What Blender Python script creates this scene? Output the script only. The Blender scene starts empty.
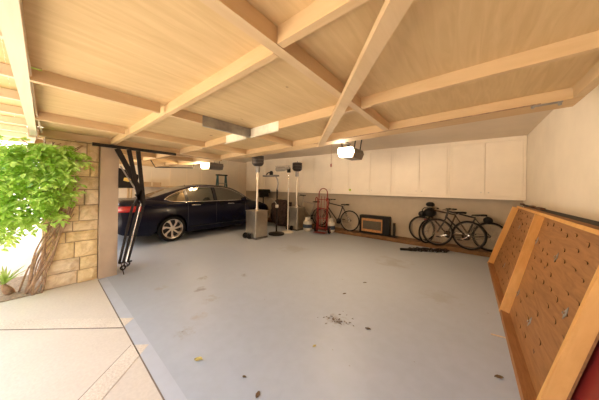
import bpy, bmesh, math, random
from mathutils import Vector, Matrix
random.seed(7)
PI = math.pi
scn = bpy.context.scene
COL = scn.collection

# ------------------------------------------------------------------ materials
def nt(name):
    m = bpy.data.materials.new(name); m.use_nodes = True
    n = m.node_tree; b = n.nodes['Principled BSDF']
    return m, n, b
def ramp(n, fac, stops):
    r = n.nodes.new('ShaderNodeValToRGB')
    while len(r.color_ramp.elements) < len(stops): r.color_ramp.elements.new(.5)
    for e, (p, c) in zip(r.color_ramp.elements, stops):
        e.position = p; e.color = (*c, 1)
    n.links.new(fac, r.inputs['Fac']); return r.outputs['Color']
def coords(n, scale=(1, 1, 1), rot=(0, 0, 0)):
    t = n.nodes.new('ShaderNodeTexCoord'); mp = n.nodes.new('ShaderNodeMapping')
    mp.inputs['Scale'].default_value = scale; mp.inputs['Rotation'].default_value = rot
    n.links.new(t.outputs['Object'], mp.inputs['Vector']); return mp.outputs['Vector']
def noise(n, vec, scale=5, detail=4, dist=0., rough=.55):
    t = n.nodes.new('ShaderNodeTexNoise'); t.inputs['Scale'].default_value = scale
    t.inputs['Detail'].default_value = detail; t.inputs['Distortion'].default_value = dist
    t.inputs['Roughness'].default_value = rough
    n.links.new(vec, t.inputs['Vector']); return t.outputs['Fac']
def mixc(n, fac, a, b, mode='MIX'):
    m = n.nodes.new('ShaderNodeMix'); m.data_type = 'RGBA'; m.blend_type = mode
    for s, v in ((m.inputs[0], fac), (m.inputs[6], a), (m.inputs[7], b)):
        if isinstance(v, (int, float)): s.default_value = v
        elif isinstance(v, tuple): s.default_value = (*v, 1)
        else: n.links.new(v, s)
    return m.outputs[2]
def mathn(n, op, a, b=0.):
    m = n.nodes.new('ShaderNodeMath'); m.operation = op
    for s, v in zip(m.inputs, (a, b)):
        if isinstance(v, (int, float)): s.default_value = v
        else: n.links.new(v, s)
    return m.outputs[0]
def bump(n, b, h, strength=.3, dist=.01):
    p = n.nodes.new('ShaderNodeBump'); p.inputs['Strength'].default_value = strength
    p.inputs['Distance'].default_value = dist
    n.links.new(h, p.inputs['Height']); n.links.new(p.outputs['Normal'], b.inputs['Normal'])
def plain(name, c, rough=.5, metal=0., var=.12, scale=12, bmp=0., spec=.5, coat=0.):
    m, n, b = nt(name)
    f = noise(n, coords(n), scale, 4)
    lo = tuple(max(0, x * (1 - var)) for x in c); hi = tuple(min(1, x * (1 + var)) for x in c)
    n.links.new(ramp(n, f, [(.3, lo), (.7, hi)]), b.inputs['Base Color'])
    b.inputs['Roughness'].default_value = rough; b.inputs['Metallic'].default_value = metal
    b.inputs['Specular IOR Level'].default_value = spec; b.inputs['Coat Weight'].default_value = coat
    b.inputs['Coat Roughness'].default_value = .05
    if bmp: bump(n, b, noise(n, coords(n), scale * 6, 3), bmp, .004)
    return m
def emis(name, c, s):
    m, n, b = nt(name)
    f = noise(n, coords(n), 30, 2)
    n.links.new(ramp(n, f, [(0, tuple(x * .95 for x in c)), (1, c)]), b.inputs['Emission Color'])
    b.inputs['Emission Strength'].default_value = s; b.inputs['Base Color'].default_value = (*c, 1)
    return m
def wood(name, lo, hi, grain=(14, 1.2, 14), dist=1.0, knots=True, dark=(.16, .08, .03), rough=.62, ks=1.6, detail=6):
    m, n, b = nt(name)
    v = coords(n, grain)
    f = noise(n, v, 1.6, detail, dist)
    big = noise(n, coords(n, (1, 1, 1)), 1.3, 3)
    c = ramp(n, f, [(.3, lo), (.68, hi)])
    c = mixc(n, .35, c, ramp(n, big, [(.3, tuple(x * .8 for x in hi)), (.7, hi)]), 'MIX')
    if knots:
        vo = n.nodes.new('ShaderNodeTexVoronoi'); vo.inputs['Scale'].default_value = ks
        n.links.new(coords(n, (1.4, .8, 1.4)), vo.inputs['Vector'])
        wob = noise(n, coords(n), 16, 3, 1)
        d = mathn(n, 'ADD', vo.outputs['Distance'], mathn(n, 'MULTIPLY', wob, .09))
        k = ramp(n, d, [(.074, (1, 1, 1)), (.090, (0, 0, 0))])
        c = mixc(n, k, c, dark)
    n.links.new(c, b.inputs['Base Color']); b.inputs['Roughness'].default_value = rough
    bump(n, b, f, .15, .003)
    return m

M = {}
M['ply'] = wood('plywood', (.54, .36, .165), (.69, .50, .255), (9, .9, 9), 1.6, True, (.28, .16, .07))
M['frame_wood'] = wood('pine frame', (.56, .385, .20), (.66, .48, .275), (10, 1.5, 10), .6, False)
M['frame_wood_x'] = wood('pine frame across', (.58, .39, .19), (.68, .48, .26), (1.5, 10, 10), .6, False)
M['pale_wood'] = wood('sun bleached pine', (.70, .58, .42), (.78, .67, .5), (1.2, 12, 12), .6, False)
M['orange_wood'] = wood('orange pine', (.66, .33, .085), (.80, .46, .15), (12, 12, 1.2), .7, True, (.3, .12, .03), ks=3)
M['brown_ply'] = wood('water stained plywood', (.20, .085, .025), (.42, .20, .07), (10, 1.1, 9), 2.2, True, (.10, .045, .02), .55, ks=1.8)
M['dark_scar'] = plain('torn veneer', (.10, .045, .02), .8)
M['white_wall'] = plain('cream plaster', (.86, .78, .65), .7, 0, .04, 2.5, .2)
M['ceiling'] = plain('ceiling board', (.70, .60, .47), .8, 0, .05, 2, .1)
M['cabinet'] = plain('cream cabinet paint', (.90, .81, .665), .45, 0, .03, 3)
M['steel'] = plain('brushed stainless steel', (.66, .60, .50), .3, 1., .12, 7)
M['mesh_grey'] = plain('grey burner mesh', (.075, .065, .06), .5, .7, .3, 60, .6)
M['black'] = plain('black plastic', (.010, .009, .008), .6, 0, .3, 12, 0, .25)
M['black_metal'] = plain('black steel', (.016, .012, .010), .5, .15, .4, 20, 0, .3)
M['rubber'] = plain('black rubber', (.010, .009, .009), .8, 0, .3, 12, 0, .2)
M['galv'] = plain('galvanised steel', (.36, .35, .34), .5, .8, .25, 9)
M['galv_pale_lit'] = plain('pale lit galvanised steel', (.88, .82, .66), .4, .0, .15, 9)  # outdoor light on the door plates put into the colour; chain guard just pale
M['grey_plastic'] = plain('grey plastic', (.33, .30, .26), .5, 0, .1)
M['dark_grey'] = plain('dark grey plastic', (.12, .105, .095), .45, 0, .15)
M['beige_jamb'] = plain('taupe painted timber', (.50, .38, .27), .6, 0, .06, 5, .2)
M['red'] = plain('red painted steel', (.26, .022, .015), .4, .2, .2)
M['dark_red'] = plain('dark red painted sheet', (.26, .025, .022), .42, 0, .25, 3)
M['white_paint'] = plain('white painted steel', (.70, .66, .58), .4, 0, .08)
M['navy_label'] = plain('dark blue label', (.04, .06, .10), .5)
M['chrome'] = plain('chrome', (.80, .76, .7), .15, 1., .05)
M['car'] = plain('dark navy car paint', (.003, .004, .016), .22, 0, .1, 3, 0, .22, .05)
M['trim_black'] = plain('black trim', (.008, .008, .009), .35)
M['alloy'] = plain('machined alloy', (.75, .68, .6), .3, .85, .05)
M['tail_red'] = plain('red tail lamp lens', (.45, .012, .01), .15, 0, .1, 8, 0, .6, 1.)
M['dark_bundle'] = plain('dark brown rumpled fabric', (.035, .016, .012), .8, 0, .7, 16, 1.)
M['bike_grey'] = plain('dark bicycle frame paint', (.03, .024, .022), .35, .4, .2)
M['bike_tan'] = plain('bronze bicycle frame paint', (.075, .045, .026), .35, .5, .2)
M['bike_silver'] = plain('silver bicycle frame paint', (.4, .36, .3), .3, .7, .2)
M['teal'] = plain('teal painted fibreglass', (.03, .11, .14), .5)
M['trunk_bark'] = plain('vine bark', (.36, .23, .14), .85, 0, .35, 25, .8)
M['yellow'] = plain('yellow green felt', (.50, .62, .06), .8)
M['gold_label'] = plain('gold label', (.8, .55, .15), .5)
M['dirt'] = plain('garden soil', (.34, .25, .17), .95, 0, .4, 40, 1.)
M['cardboard'] = plain('cardboard', (.50, .36, .22), .8, 0, .1)
M['blocker_brown'] = plain('brown light-blocking wall', (.24, .16, .10), .9, 0, .15, 8, .5)  # dark tone for the two added walls that block light
M['grille'] = plain('olive grey speaker cloth', (.10, .085, .06), .8, 0, .3, 60)
M['box_wood'] = plain('amber wood trim', (.45, .22, .075), .5, 0, .25, 20)
M['dry_leaf'] = plain('dry brown leaf', (.12, .075, .035), .9, 0, .4, 60)
M['yellow_leaf'] = plain('yellowed leaf', (.42, .34, .10), .9, 0, .3, 60)
M['splinter'] = plain('wood splinter', (.72, .55, .35), .8)
M['asph'] = plain('pale street', (.60, .57, .53), .9, 0, .1, 3)
M['lamp'] = emis('warm lamp lens', (1., .80, .50), 22)
M['lamp_far'] = emis('warm lamp lens far', (1., .70, .36), 16)

def leafmat(name, a, b_):
    m, n, b = nt(name)
    f = noise(n, coords(n), 7, 4)
    c = ramp(n, f, [(.35, a), (.65, b_)])
    n.links.new(c, b.inputs['Base Color']); b.inputs['Roughness'].default_value = .5
    tr = n.nodes.new('ShaderNodeBsdfTranslucent'); n.links.new(c, tr.inputs['Color'])
    mx = n.nodes.new('ShaderNodeMixShader'); mx.inputs[0].default_value = .5
    n.links.new(b.outputs[0], mx.inputs[1]); n.links.new(tr.outputs[0], mx.inputs[2])
    n.links.new(mx.outputs[0], n.nodes['Material Output'].inputs['Surface'])
    return m
M['leaf'] = leafmat('fresh green leaf', (.33, .56, .06), (.74, .92, .28))
M['leaf_dark'] = leafmat('dark green leaf', (.05, .12, .03), (.12, .22, .05))
M['spike_leaf'] = leafmat('spiky yellow green leaf', (.34, .48, .10), (.55, .66, .22))

def glassmat():
    m, n, b = nt('tinted car glass')
    f = noise(n, coords(n), 4, 3)
    n.links.new(ramp(n, f, [(.3, (.012, .014, .010)), (.7, (.02, .022, .016))]), b.inputs['Base Color'])
    b.inputs['Roughness'].default_value = .04; b.inputs['Specular IOR Level'].default_value = 1.
    b.inputs['IOR'].default_value = 2.0
    return m
M['glass'] = glassmat()

def stone(name, a, b_):
    m, n, b = nt(name)
    f = noise(n, coords(n), 7, 8, .8, .65)
    n.links.new(ramp(n, f, [(.3, a), (.55, b_), (.75, tuple(min(1, x * 1.15) for x in b_))]), b.inputs['Base Color'])
    b.inputs['Roughness'].default_value = .9
    bump(n, b, noise(n, coords(n), 14, 6), .9, .02); return m
M['stone_a'] = stone('honey sandstone', (.55, .40, .22), (.76, .60, .38))
M['stone_b'] = stone('gold sandstone', (.60, .43, .20), (.82, .64, .36))
M['stone_c'] = stone('pale sandstone', (.56, .41, .24), (.78, .64, .44))
M['mortar'] = plain('mortar', (.40, .30, .2), .95, 0, .15, 30, .5)

def floor_mat():
    m, n, b = nt('blue grey floor paint')
    v = coords(n)
    big = noise(n, v, .8, 4); fine = noise(n, v, 9, 6, .4)
    c = ramp(n, big, [(.3, (.375, .415, .475)), (.7, (.415, .46, .525))])
    c = mixc(n, .25, c, ramp(n, fine, [(.35, (.345, .375, .425)), (.65, (.445, .49, .555))]))
    # scuffed, dirty patches: places where the paint is worn or soiled
    for (x, y, r, col, st, sc) in [(-2.95, 1.55, .22, (.15, .11, .08), .9, 14), (-2.9, 2.25, .16, (.16, .12, .09), .9, 16), (-3.3, 1.75, .2, (.2, .16, .12), .8, 20),
                               (-2.35, 1.22, .2, (.36, .30, .24), .8, 9), (-3.4, 1.2, .22, (.34, .29, .24), .8, 10), (-2.6, 1.5, .3, (.30, .26, .22), .7, 12),
                               (-1.15, 2.15, .3, (.20, .15, .11), .8, 22), (-4.2, 1.75, .22, (.26, .24, .24), .7, 8),
                               (-3.3, 4.0, .9, (.24, .2, .17), .6, 4), (-1.2, 4.6, .9, (.24, .2, .17), .6, 4), (-2.2, 1.0, .25, (.3, .26, .2), .6, 24), (-.3, 3.5, .6, (.27, .24, .2), .5, 5)]:
        sub = n.nodes.new('ShaderNodeVectorMath'); sub.operation = 'DISTANCE'
        n.links.new(v, sub.inputs[0]); sub.inputs[1].default_value = (x, y, 0)
        d = mathn(n, 'DIVIDE', sub.outputs['Value'], r)
        near = mathn(n, 'MAXIMUM', mathn(n, 'SUBTRACT', 1., d), 0.)
        nn = noise(n, v, sc, 5, .6)
        k = mathn(n, 'MULTIPLY', near, nn)
        kk = ramp(n, k, [(.30, (0, 0, 0)), (.46, (st * .6,) * 3)])
        c = mixc(n, kk, c, col)
    # scattered specks
    vo = n.nodes.new('ShaderNodeTexVoronoi'); vo.inputs['Scale'].default_value = 4.5
    n.links.new(v, vo.inputs['Vector'])
    sel = n.nodes.new('ShaderNodeSeparateColor'); n.links.new(vo.outputs['Color'], sel.inputs[0])
    sz = mathn(n, 'MULTIPLY', sel.outputs[0], .05)
    sp = mathn(n, 'LESS_THAN', vo.outputs['Distance'], sz)
    c = mixc(n, mathn(n, 'MULTIPLY', sp, .55), c, (.20, .16, .12))
    n.links.new(c, b.inputs['Base Color'])
    n.links.new(ramp(n, fine, [(.3, (.40,) * 3), (.7, (.52,) * 3)]), b.inputs['Roughness'])
    b.inputs['Specular IOR Level'].default_value = .5
    bump(n, b, big, .1, .01)
    return m
M['floor'] = floor_mat()
M['floor_edge'] = plain('pale blue grey floor paint border', (.46, .50, .565), .4, 0, .04, 8)

def conc(name, a, b_, sc=45, bm=.35):
    m, n, b = nt(name)
    f = noise(n, coords(n), sc, 5); g = noise(n, coords(n), 1.5, 4)
    c = mixc(n, .5, ramp(n, f, [(.35, a), (.65, b_)]), ramp(n, g, [(.3, a), (.7, b_)]))
    n.links.new(c, b.inputs['Base Color']); b.inputs['Roughness'].default_value = .9
    bump(n, b, f, bm, .004); return m
M['drive'] = conc('tan driveway concrete', (.58, .51, .43), (.67, .60, .51))
M['aggregate'] = conc('exposed aggregate band', (.50, .42, .34), (.80, .73, .62), 70, .9)
M['groove'] = plain('dark joint', (.22, .17, .13), .95)
M['lower_wall'] = conc('grey lower wall', (.48, .41, .31), (.54, .465, .36), 6, .1)
M['curb'] = conc('dirty brown curb', (.11, .055, .022), (.26, .145, .065), 9, .3)


# ------------------------------------------------------------------ mesh helpers
def V(*a): return Vector(a)
class MB:
    def __init__(s): s.bm = bmesh.new(); s.mi = 0
    def _f(s, vs):
        try:
            f = s.bm.faces.new(vs); f.material_index = s.mi; return f
        except ValueError: return None
    def hexa(s, p):
        v = [s.bm.verts.new(q) for q in p]
        for f in ((0, 3, 2, 1), (4, 5, 6, 7), (0, 1, 5, 4), (1, 2, 6, 5), (2, 3, 7, 6), (3, 0, 4, 7)): s._f([v[i] for i in f])
        return s
    def box(s, a, b):
        (x0, y0, z0), (x1, y1, z1) = a, b
        return s.hexa([(x0, y0, z0), (x1, y0, z0), (x1, y1, z0), (x0, y1, z0), (x0, y0, z1), (x1, y0, z1), (x1, y1, z1), (x0, y1, z1)])
    def cbox(s, c, d, mat=None):
        mat = mat or Matrix.Identity(3)
        p = []
        for sz in (-1, 1):
            for sx, sy in ((-1, -1), (1, -1), (1, 1), (-1, 1)):
                p.append(Vector(c) + mat @ Vector((sx * d[0] / 2, sy * d[1] / 2, sz * d[2] / 2)))
        return s.hexa(p)
    def bar(s, p, q, w, h, up=(0, 0, 1)):
        p, q = Vector(p), Vector(q); d = (q - p).normalized(); up = Vector(up)
        if abs(d.dot(up)) > .99: up = V(0, 1, 0)
        sd = d.cross(up).normalized(); u = sd.cross(d).normalized()
        a = [(-1, -1), (1, -1), (1, 1), (-1, 1)]
        return s.hexa([e + sd * (i * w / 2) + u * (j * h / 2) for e in (p, q) for i, j in a])
    def tube(s, pts, r, n=8, closed=False, cap=True):
        pts = [Vector(p) for p in pts]; N = len(pts)
        rs = r if isinstance(r, (list, tuple)) else [r] * N
        rings = []; ref = None
        for i, p in enumerate(pts):
            if closed: t = pts[(i + 1) % N] - pts[i - 1]
            else: t = pts[min(i + 1, N - 1)] - pts[max(i - 1, 0)]
            t.normalize()
            if ref is None: ref = V(0, 0, 1) if abs(t.z) < .9 else V(1, 0, 0)
            ref = (ref - t * ref.dot(t)).normalized(); bi = t.cross(ref)
            rings.append([s.bm.verts.new(p + (ref * math.cos(2 * PI * k / n) + bi * math.sin(2 * PI * k / n)) * rs[i]) for k in range(n)])
        for i in range(N if closed else N - 1):
            a, b = rings[i], rings[(i + 1) % N]
            for k in range(n): s._f([a[k], a[(k + 1) % n], b[(k + 1) % n], b[k]])
        if cap and not closed: s._f(rings[0][::-1]); s._f(rings[-1])
        return s
    def lathe(s, prof, c=(0, 0, 0), axis='Z', n=20, cap=True, mat=None):
        rings = []
        for r, z in prof:
            ring = []
            for k in range(n):
                a = 2 * PI * k / n; x, y = r * math.cos(a), r * math.sin(a)
                p = {'Z': V(x, y, z), 'X': V(z, x, y), 'Y': V(x, z, -y)}[axis]
                if mat: p = mat @ p
                ring.append(s.bm.verts.new(Vector(c) + p))
            rings.append(ring)
        for a, b in zip(rings, rings[1:]):
            for k in range(n): s._f([a[k], a[(k + 1) % n], b[(k + 1) % n], b[k]])
        if cap: s._f(rings[0][::-1]); s._f(rings[-1])
        return s
    def torus(s, c, R, r, axis='Y', n=28, m=8, sq=1.):
        pts = []
        for k in range(n):
            a = 2 * PI * k / n; x, y = R * math.cos(a), R * math.sin(a)
            pts.append(Vector(c) + {'Y': V(x, 0, y), 'X': V(0, x, y), 'Z': V(x, y, 0)}[axis])
        return s.tube(pts, r, m, True)
    def grid(s, rows, wrap=False):
        R = [[s.bm.verts.new(p) for p in r] for r in rows]
        for a, b in zip(R, R[1:]):
            for k in range(len(a) - (0 if wrap else 1)):
                s._f([a[k], a[(k + 1) % len(a)], b[(k + 1) % len(b)], b[k]])
        return s
    def poly(s, pts, thick=None):
        v = [s.bm.verts.new(p) for p in pts]; s._f(v)
        if thick is not None:
            t = Vector(thick); w = [s.bm.verts.new(Vector(p) + t) for p in pts]; s._f(w[::-1])
            for i in range(len(v)): s._f([v[i], w[i], w[(i + 1) % len(v)], v[(i + 1) % len(v)]])
        return s
    def build(s, name, mats, parent=None, loc=None, rot=None, smooth=False, bevel=0., doubles=False):
        if doubles: bmesh.ops.remove_doubles(s.bm, verts=s.bm.verts, dist=.0008)
        bmesh.ops.recalc_face_normals(s.bm, faces=s.bm.faces)
        me = bpy.data.meshes.new(name); s.bm.to_mesh(me); s.bm.free()
        if not isinstance(mats, (list, tuple)): mats = [mats]
        for m in mats: me.materials.append(M[m] if isinstance(m, str) else m)
        o = bpy.data.objects.new(name, me); COL.objects.link(o)
        if parent: o.parent = parent
        if loc: o.location = loc
        if rot: o.rotation_euler = rot
        if smooth:
            for p in me.polygons: p.use_smooth = True
            if smooth != 'all':
                me.set_sharp_from_angle(angle=.7)
        if bevel:
            b = o.modifiers.new('b', 'BEVEL'); b.width = bevel; b.segments = 2; b.limit_method = 'ANGLE'
        return o
def thing(name, label, cat, loc=(0, 0, 0), rot=(0, 0, 0), group=None):
    o = bpy.data.objects.new(name, None); COL.objects.link(o)
    o.location = loc; o.rotation_euler = rot; o.empty_display_size = .1
    return tag(o, label, cat, group)
def tag(o, label, cat, group=None, kind=None):
    if label: o['label'] = label
    if cat: o['category'] = cat
    if group: o['group'] = group
    if kind: o['kind'] = kind
    return o
def struct(o): o['kind'] = 'structure'; return o
def lab(o, t): o['label'] = t; return o
def lerp(a, b, t): return a + (b - a) * t
def interp(tab, x):
    if x <= tab[0][0]: return tab[0][1]
    for (a, u), (b, v) in zip(tab, tab[1:]):
        if x <= b:
            t = (x - a) / (b - a); return u + (v - u) * t
    return tab[-1][1]

# ------------------------------------------------------------------ setting
XR, XL, YB, ZC = .93, -8.75, 6.80, 2.66
struct(MB().poly([(-1.60, .60, 0), (.93, .51, 0), (XR, YB, 0), (XL, YB, 0), (XL, .86, 0), (-4.395, .70, 0)], (0, 0, -.12)).build('floor', 'floor'))
# painted border along the threshold
ed = MB(); ed.poly([(-4.395, .702, .0015), (.93, .512, .0015), (.93, .61, .0015), (-4.395, .80, .0015)], (0, 0, -.0012)); 
struct(ed.build('trim_1', 'floor_edge'))
dv = MB(); dv.poly([(-30, .855, -.002), (XL, .855, -.002), (-4.395, .70, -.002), (.93, .51, -.002), (9, .3, -.002), (9, -14, -.002), (-30, -14, -.002)], (0, 0, -.1))
struct(dv.build('driveway', 'drive'))
def strip(name, a, b, w0, w1, m, z=.0025):
    a, b = Vector(a), Vector(b); d = (b - a).normalized(); s = V(-d.y, d.x, 0)
    o = MB().poly([(a + s * w0).to_tuple(), (b + s * w0).to_tuple(), (b + s * w1).to_tuple(), (a + s * w1).to_tuple()], (0, 0, -.004))
    return struct(o.build(name, m, loc=(0, 0, z)))
strip('trim_2', (-4.49, -.92, 0), (-2.747, .629, 0), 0, .16, 'aggregate')
strip('trim_3', (-4.49, -.92, 0), (-2.747, .629, 0), -.008, 0, 'groove')
strip('trim_4', (-1.30, -.56, 0), (-2.385, .610, 0), -.15, 0, 'aggregate')
strip('trim_5', (-1.30, -.56, 0), (-2.385, .610, 0), 0, .006, 'groove')
strip('trim_7', (-4.395, .70, 0), (.93, .51, 0), -.008, .0, 'groove')
struct(MB().box((XL - .2, YB, 0), (XR + .2, YB + .15, 1.285)).build('wall_back', 'lower_wall'))
struct(MB().box((XL - .2, YB, 1.285), (XR + .2, YB + .15, ZC)).build('wall_back_upper', 'white_wall'))
struct(MB().box((XR, .5, -.02), (XR + .15, YB, ZC)).build('wall_right', 'white_wall'))
struct(MB().box((XR, -5.5, -.02), (XR + .15, .495, 2.9)).build('wall_right_blocker', 'blocker_brown'))  # added out of view to keep light off the right side
struct(MB().box((XL - .2, .86, 0), (XL, YB, ZC)).build('wall_left', 'white_wall'))
struct(MB().box((XL - .35, .70, ZC), (XR + .2, YB + .15, ZC + .12)).build('ceiling', 'ceiling'))
struct(MB().box((XL, 6.38, 0), (XR, YB, .10)).build('curb', 'curb', bevel=.008))
# panelling battens of the left wall
bt = MB()
for k in range(9): bt.box((XL, 1.5 + k * .6, .0), (XL + .012, 1.53 + k * .6, ZC))
struct(bt.build('trim_8', 'cabinet'))
# front wall: header over the doors, end piers
struct(MB().box((XL - .2, .70, 2.40), (XR + .15, .90, ZC)).build('wall_front', 'white_wall'))
struct(MB().box((XL - .2, .70, 0), (-8.4, .90, 2.40)).build('wall_front_left', 'white_wall'))
struct(MB().box((.76, .52, 0), (XR, .90, 2.40)).build('trim_9', 'beige_jamb'))
# eave outside: boards on sloping rafters
ev = MB()
for k in range(9):
    y0 = .70 - k * .14
    ev.box((-9.4, y0 - .137, 2.62), (1.4, y0, 2.645))
struct(ev.build('eave_boards', 'ply'))
rf = MB()
for k in range(12):
    x = -9.2 + k * .93
    rf.bar((x, .68, 2.56), (x, -.56, 2.56), .05, .11)
struct(rf.build('eave_rafters', 'pale_wood'))
struct(MB().box((-9.4, -.60, 2.50), (1.4, -.565, 2.67)).build('eave_fascia', 'pale_wood'))
# stone pier between the two door openings, courses of split sandstone
struct(MB().box((-4.98, .15, 0), (-4.50, .70, 2.6)).build('wall_pier', 'mortar'))
pier = thing('stone_pillar', 'honey coloured split sandstone pillar half covered by the green vine', 'pillar', (-4.5, .35, 0))
sb = MB(); z = .0; rr = random.Random(3)
while z < 2.5:
    h = rr.choice([.15, .19, .23, .27]); h = min(h, 2.56 - z)
    y = .15 - .35
    while y < .33:
        w = rr.uniform(.2, .42); y1 = min(y + w, .345)
        if .345 - y1 < .09: y1 = .345
        d = rr.uniform(.022, .05); sb.mi = rr.choice([0, 0, 1, 1, 2])
        n = 4; rows = []
        for i in range(n + 1):
            rows.append([(d - (.018 if i in (0, n) or j in (0, n) else rr.uniform(-.006, .006)), lerp(y + .006, y1 - .006, j / n) + (rr.uniform(-.008, .008) if 0 < j < n else 0), lerp(z + .006, z + h - .006, i / n)) for j in range(n + 1)])
        sb.grid(rows)
        # edges back to the mortar
        e = [rows[0][j] for j in range(n + 1)] + [rows[i][n] for i in range(1, n + 1)] + [rows[n][j] for j in range(n - 1, -1, -1)] + [rows[i][0] for i in range(n - 1, 0, -1)]
        sb.grid([e, [(-.002, p[1], p[2]) for p in e]], wrap=True)
        y = y1
    z += h
sb.build('stone_facing', ['stone_a', 'stone_b', 'stone_c'], pier)
struct(MB().box((-4.98, .702, 0), (-4.435, .925, 2.38)).build('trim_10', 'beige_jamb', bevel=.004))
struct(MB().box((-5.4, -1.6, 0), (-4.43, .145, .012)).build('planting_bed', 'dirt'))

# ------------------------------------------------------------------ wall cabinets
def cabinet(x0, x1, label):
    c = thing('wall_cabinet', label, 'cabinet', ((x0 + x1) / 2, 6.5, 1.285), group='cream cabinets along the back wall')
    w = (x1 - x0) / 2; H = ZC - 1.285
    b = MB(); b.box((-w, .02, 0), (w, .295, H))
    b.box((-w, 0, 0), (w, .02, .065)); b.box((-w, 0, H - .085), (w, .02, H - .002))
    b.box((-w, 0, .065), (-w + .045, .02, H - .085)); b.box((w - .045, 0, .065), (w, .02, H - .085))
    b.build('cabinet_body', 'cabinet', c)
    for s in (-1, 1):
        xa, xb = (-w + .05, -.004) if s < 0 else (.004, w - .05)
        d = MB().box((xa, -.012, .07), (xb, .012, H - .09)).build('door', 'cabinet', c, bevel=.003)
        MB().lathe([(.006, 0), (.006, -.014), (.015, -.02), (.015, -.03), (.004, -.034)], (s * .05 * 1.3, -.012, .15), 'Y', 10).build('knob', 'white_paint', d)
    return c
cx_ = [.925, -.40, -1.73, -3.06, -4.39, -5.72, -7.05, -8.38]
cl = ['cream double wall cabinet at the right wall corner, above the leaning plywood panel',
      'cream double wall cabinet above the two parked bicycles',
      'cream double wall cabinet above the black speaker box',
      'cream double wall cabinet behind the hanging tennis ball and hand truck',
      'cream double wall cabinet above the left bicycle and white gas bottle',
      'cream double wall cabinet behind the two patio heaters',
      'cream double wall cabinet in front of the parked car, by the far corner']
for i in range(7): cabinet(cx_[i + 1] + .002, cx_[i] - .002, cl[i])

# ------------------------------------------------------------------ overhead tilt-up doors
SL = .028
def make_door(x0, x1, ybeams, ys, yend, label, z0, y_in0=.085, y_in1=-.12, slope=SL, brace=True):
    """z0 = height of the underside at x=0 of this door's own frame"""
    d = thing('garage_door', label, 'garage door', (0, 0, z0), (0, -math.atan(slope), 0))
    D = .092
    # plywood skin with sheet seams
    p = MB(); seams = [x0] + [x for x in ybeams[::1]] + [x1]
    for a, b in zip(seams, seams[1:]):
        ya = lerp(y_in0, y_in1, (a - x0) / (x1 - x0)) - .05; yb = lerp(y_in0, y_in1, (b - x0) / (x1 - x0)) - .05
        p.poly([(a + .001, ya, D), (b - .001, yb, D), (b - .001, yend, D), (a + .001, yend, D)], (0, 0, .012))
    p.build('plywood_skin', 'ply', d)
    MB().poly([(x0, y_in0 - .06, 0), (x1, y_in1 - .05, 0), (x1, y_in1 + .02, 0), (x0, y_in0, 0)], (0, 0, D)).build('bottom_rail', 'pale_wood', d)
    MB().box((x0, yend - .26, 0), (x1, yend, D - .002)).build('top_rail', 'frame_wood_x', d)
    for x in (x0 + .03, x1 - .03): MB().box((x - .03, (.095 if x < -1 else -.095), .001), (x + .03, yend - .262, D - .001)).build('stile', 'frame_wood', d)
    for y, xa, xb in ys: MB().box((xa, y - .022, .001), (xb, y + .022, D - .001)).build('cross_rail', 'frame_wood_x', d)
    ycuts = [.09] + sorted({y for y, _, _ in ys}) + [yend - .26]
    for x in ybeams:
        if brace and abs(x + .81) < .05:
            MB().box((x - .03, -.085, 0), (x + .03, yend - .262, D - .001)).build('main_beam', 'frame_wood', d)
        else:
            yc = [lerp(y_in0, y_in1, (x - x0) / (x1 - x0)) - .022] + ycuts[1:]
            for a, b in zip(yc, yc[1:]): MB().box((x - .02, a + .023, .001), (x + .02, b - .023, D - .001)).build('joist', 'frame_wood', d)
    return d
door = make_door(-4.49, .70, [-3.50, -2.32, -.81], [(.84, -4.43, -.845), (.80, -.775, .64), (1.86, -4.43, -.845), (1.86, -.775, .64)], 2.975,
                 'large raised plywood tilt-up garage door with open timber frame, overhead', 2.198)
lab(MB().bar((-1.86, 2.86, -.022), (-.02, .62, -.022), .085, .04).build('diagonal_brace', 'frame_wood', door), 'diagonal timber brace nailed under the frame')
MB().tube([(-1.2, -.06, .03), (-2.1, -.0, .03), (-3.2, .045, .03), (-4.35, .12, .03)], .009).build('conduit', 'pale_wood', door)
for x, y in ((-2.15, .03), (-4.0, .10)): MB().cbox((x, y, .035), (.02, .05, .012)).build('conduit_clip', 'chrome', door)
o = MB(); o.tube([(-1.9, 2.74, -.006), (-.4, 2.705, -.006), (.46, 2.69, -.006)], .005).build('latch_rod', 'trunk_bark', door)
lp = MB(); lp.cbox((.50, 2.74, -.006), (.18, .035, .008)); lp.cbox((.42, 2.735, -.012), (.02, .045, .016)); lp.tube([(.575, 2.74, -.004), (.575, 2.74, -.03)], .012)
lp.build('latch_plate', 'galv', door)
# angle plates at the joint of joist and cross rail
def lplate(a, b, side, mat, lbl):
    a, b = Vector(a), Vector(b); m = MB(); sd = Vector(side)
    m.bar(a + V(0, 0, .03) , b + V(0, 0, .03), .004, .12)
    m.bar(a + sd * .012 + V(0, 0, -.03), b + sd * .012 + V(0, 0, -.03), .03, .004)
    lab(m.build('steel_plate', mat, door), lbl)
lplate((-2.29, 1.18, 0), (-2.29, 1.83, 0), (1, 0, 0), 'galv', 'dull grey folded steel plate')
lplate((-2.28, 1.832, 0), (-1.78, 1.832, 0), (0, -1, 0), 'galv_pale_lit', 'folded steel plate with daylight painted in as a pale tone')  # same steel as the grey plate, brightened for light from outside
lplate((-2.85, 1.832, 0), (-2.36, 1.832, 0), (0, -1, 0), 'galv_pale_lit', 'folded steel plate with daylight painted in as a pale tone')

door2 = make_door(-8.35, -4.75, [-7.45, -6.55, -5.65], [(.84, -8.3, -4.8), (1.86, -8.3, -4.8)], 2.95,
                  'raised tilt-up garage door of the left bay, above the car', 2.08, .06, .06, 0., False)

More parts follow.
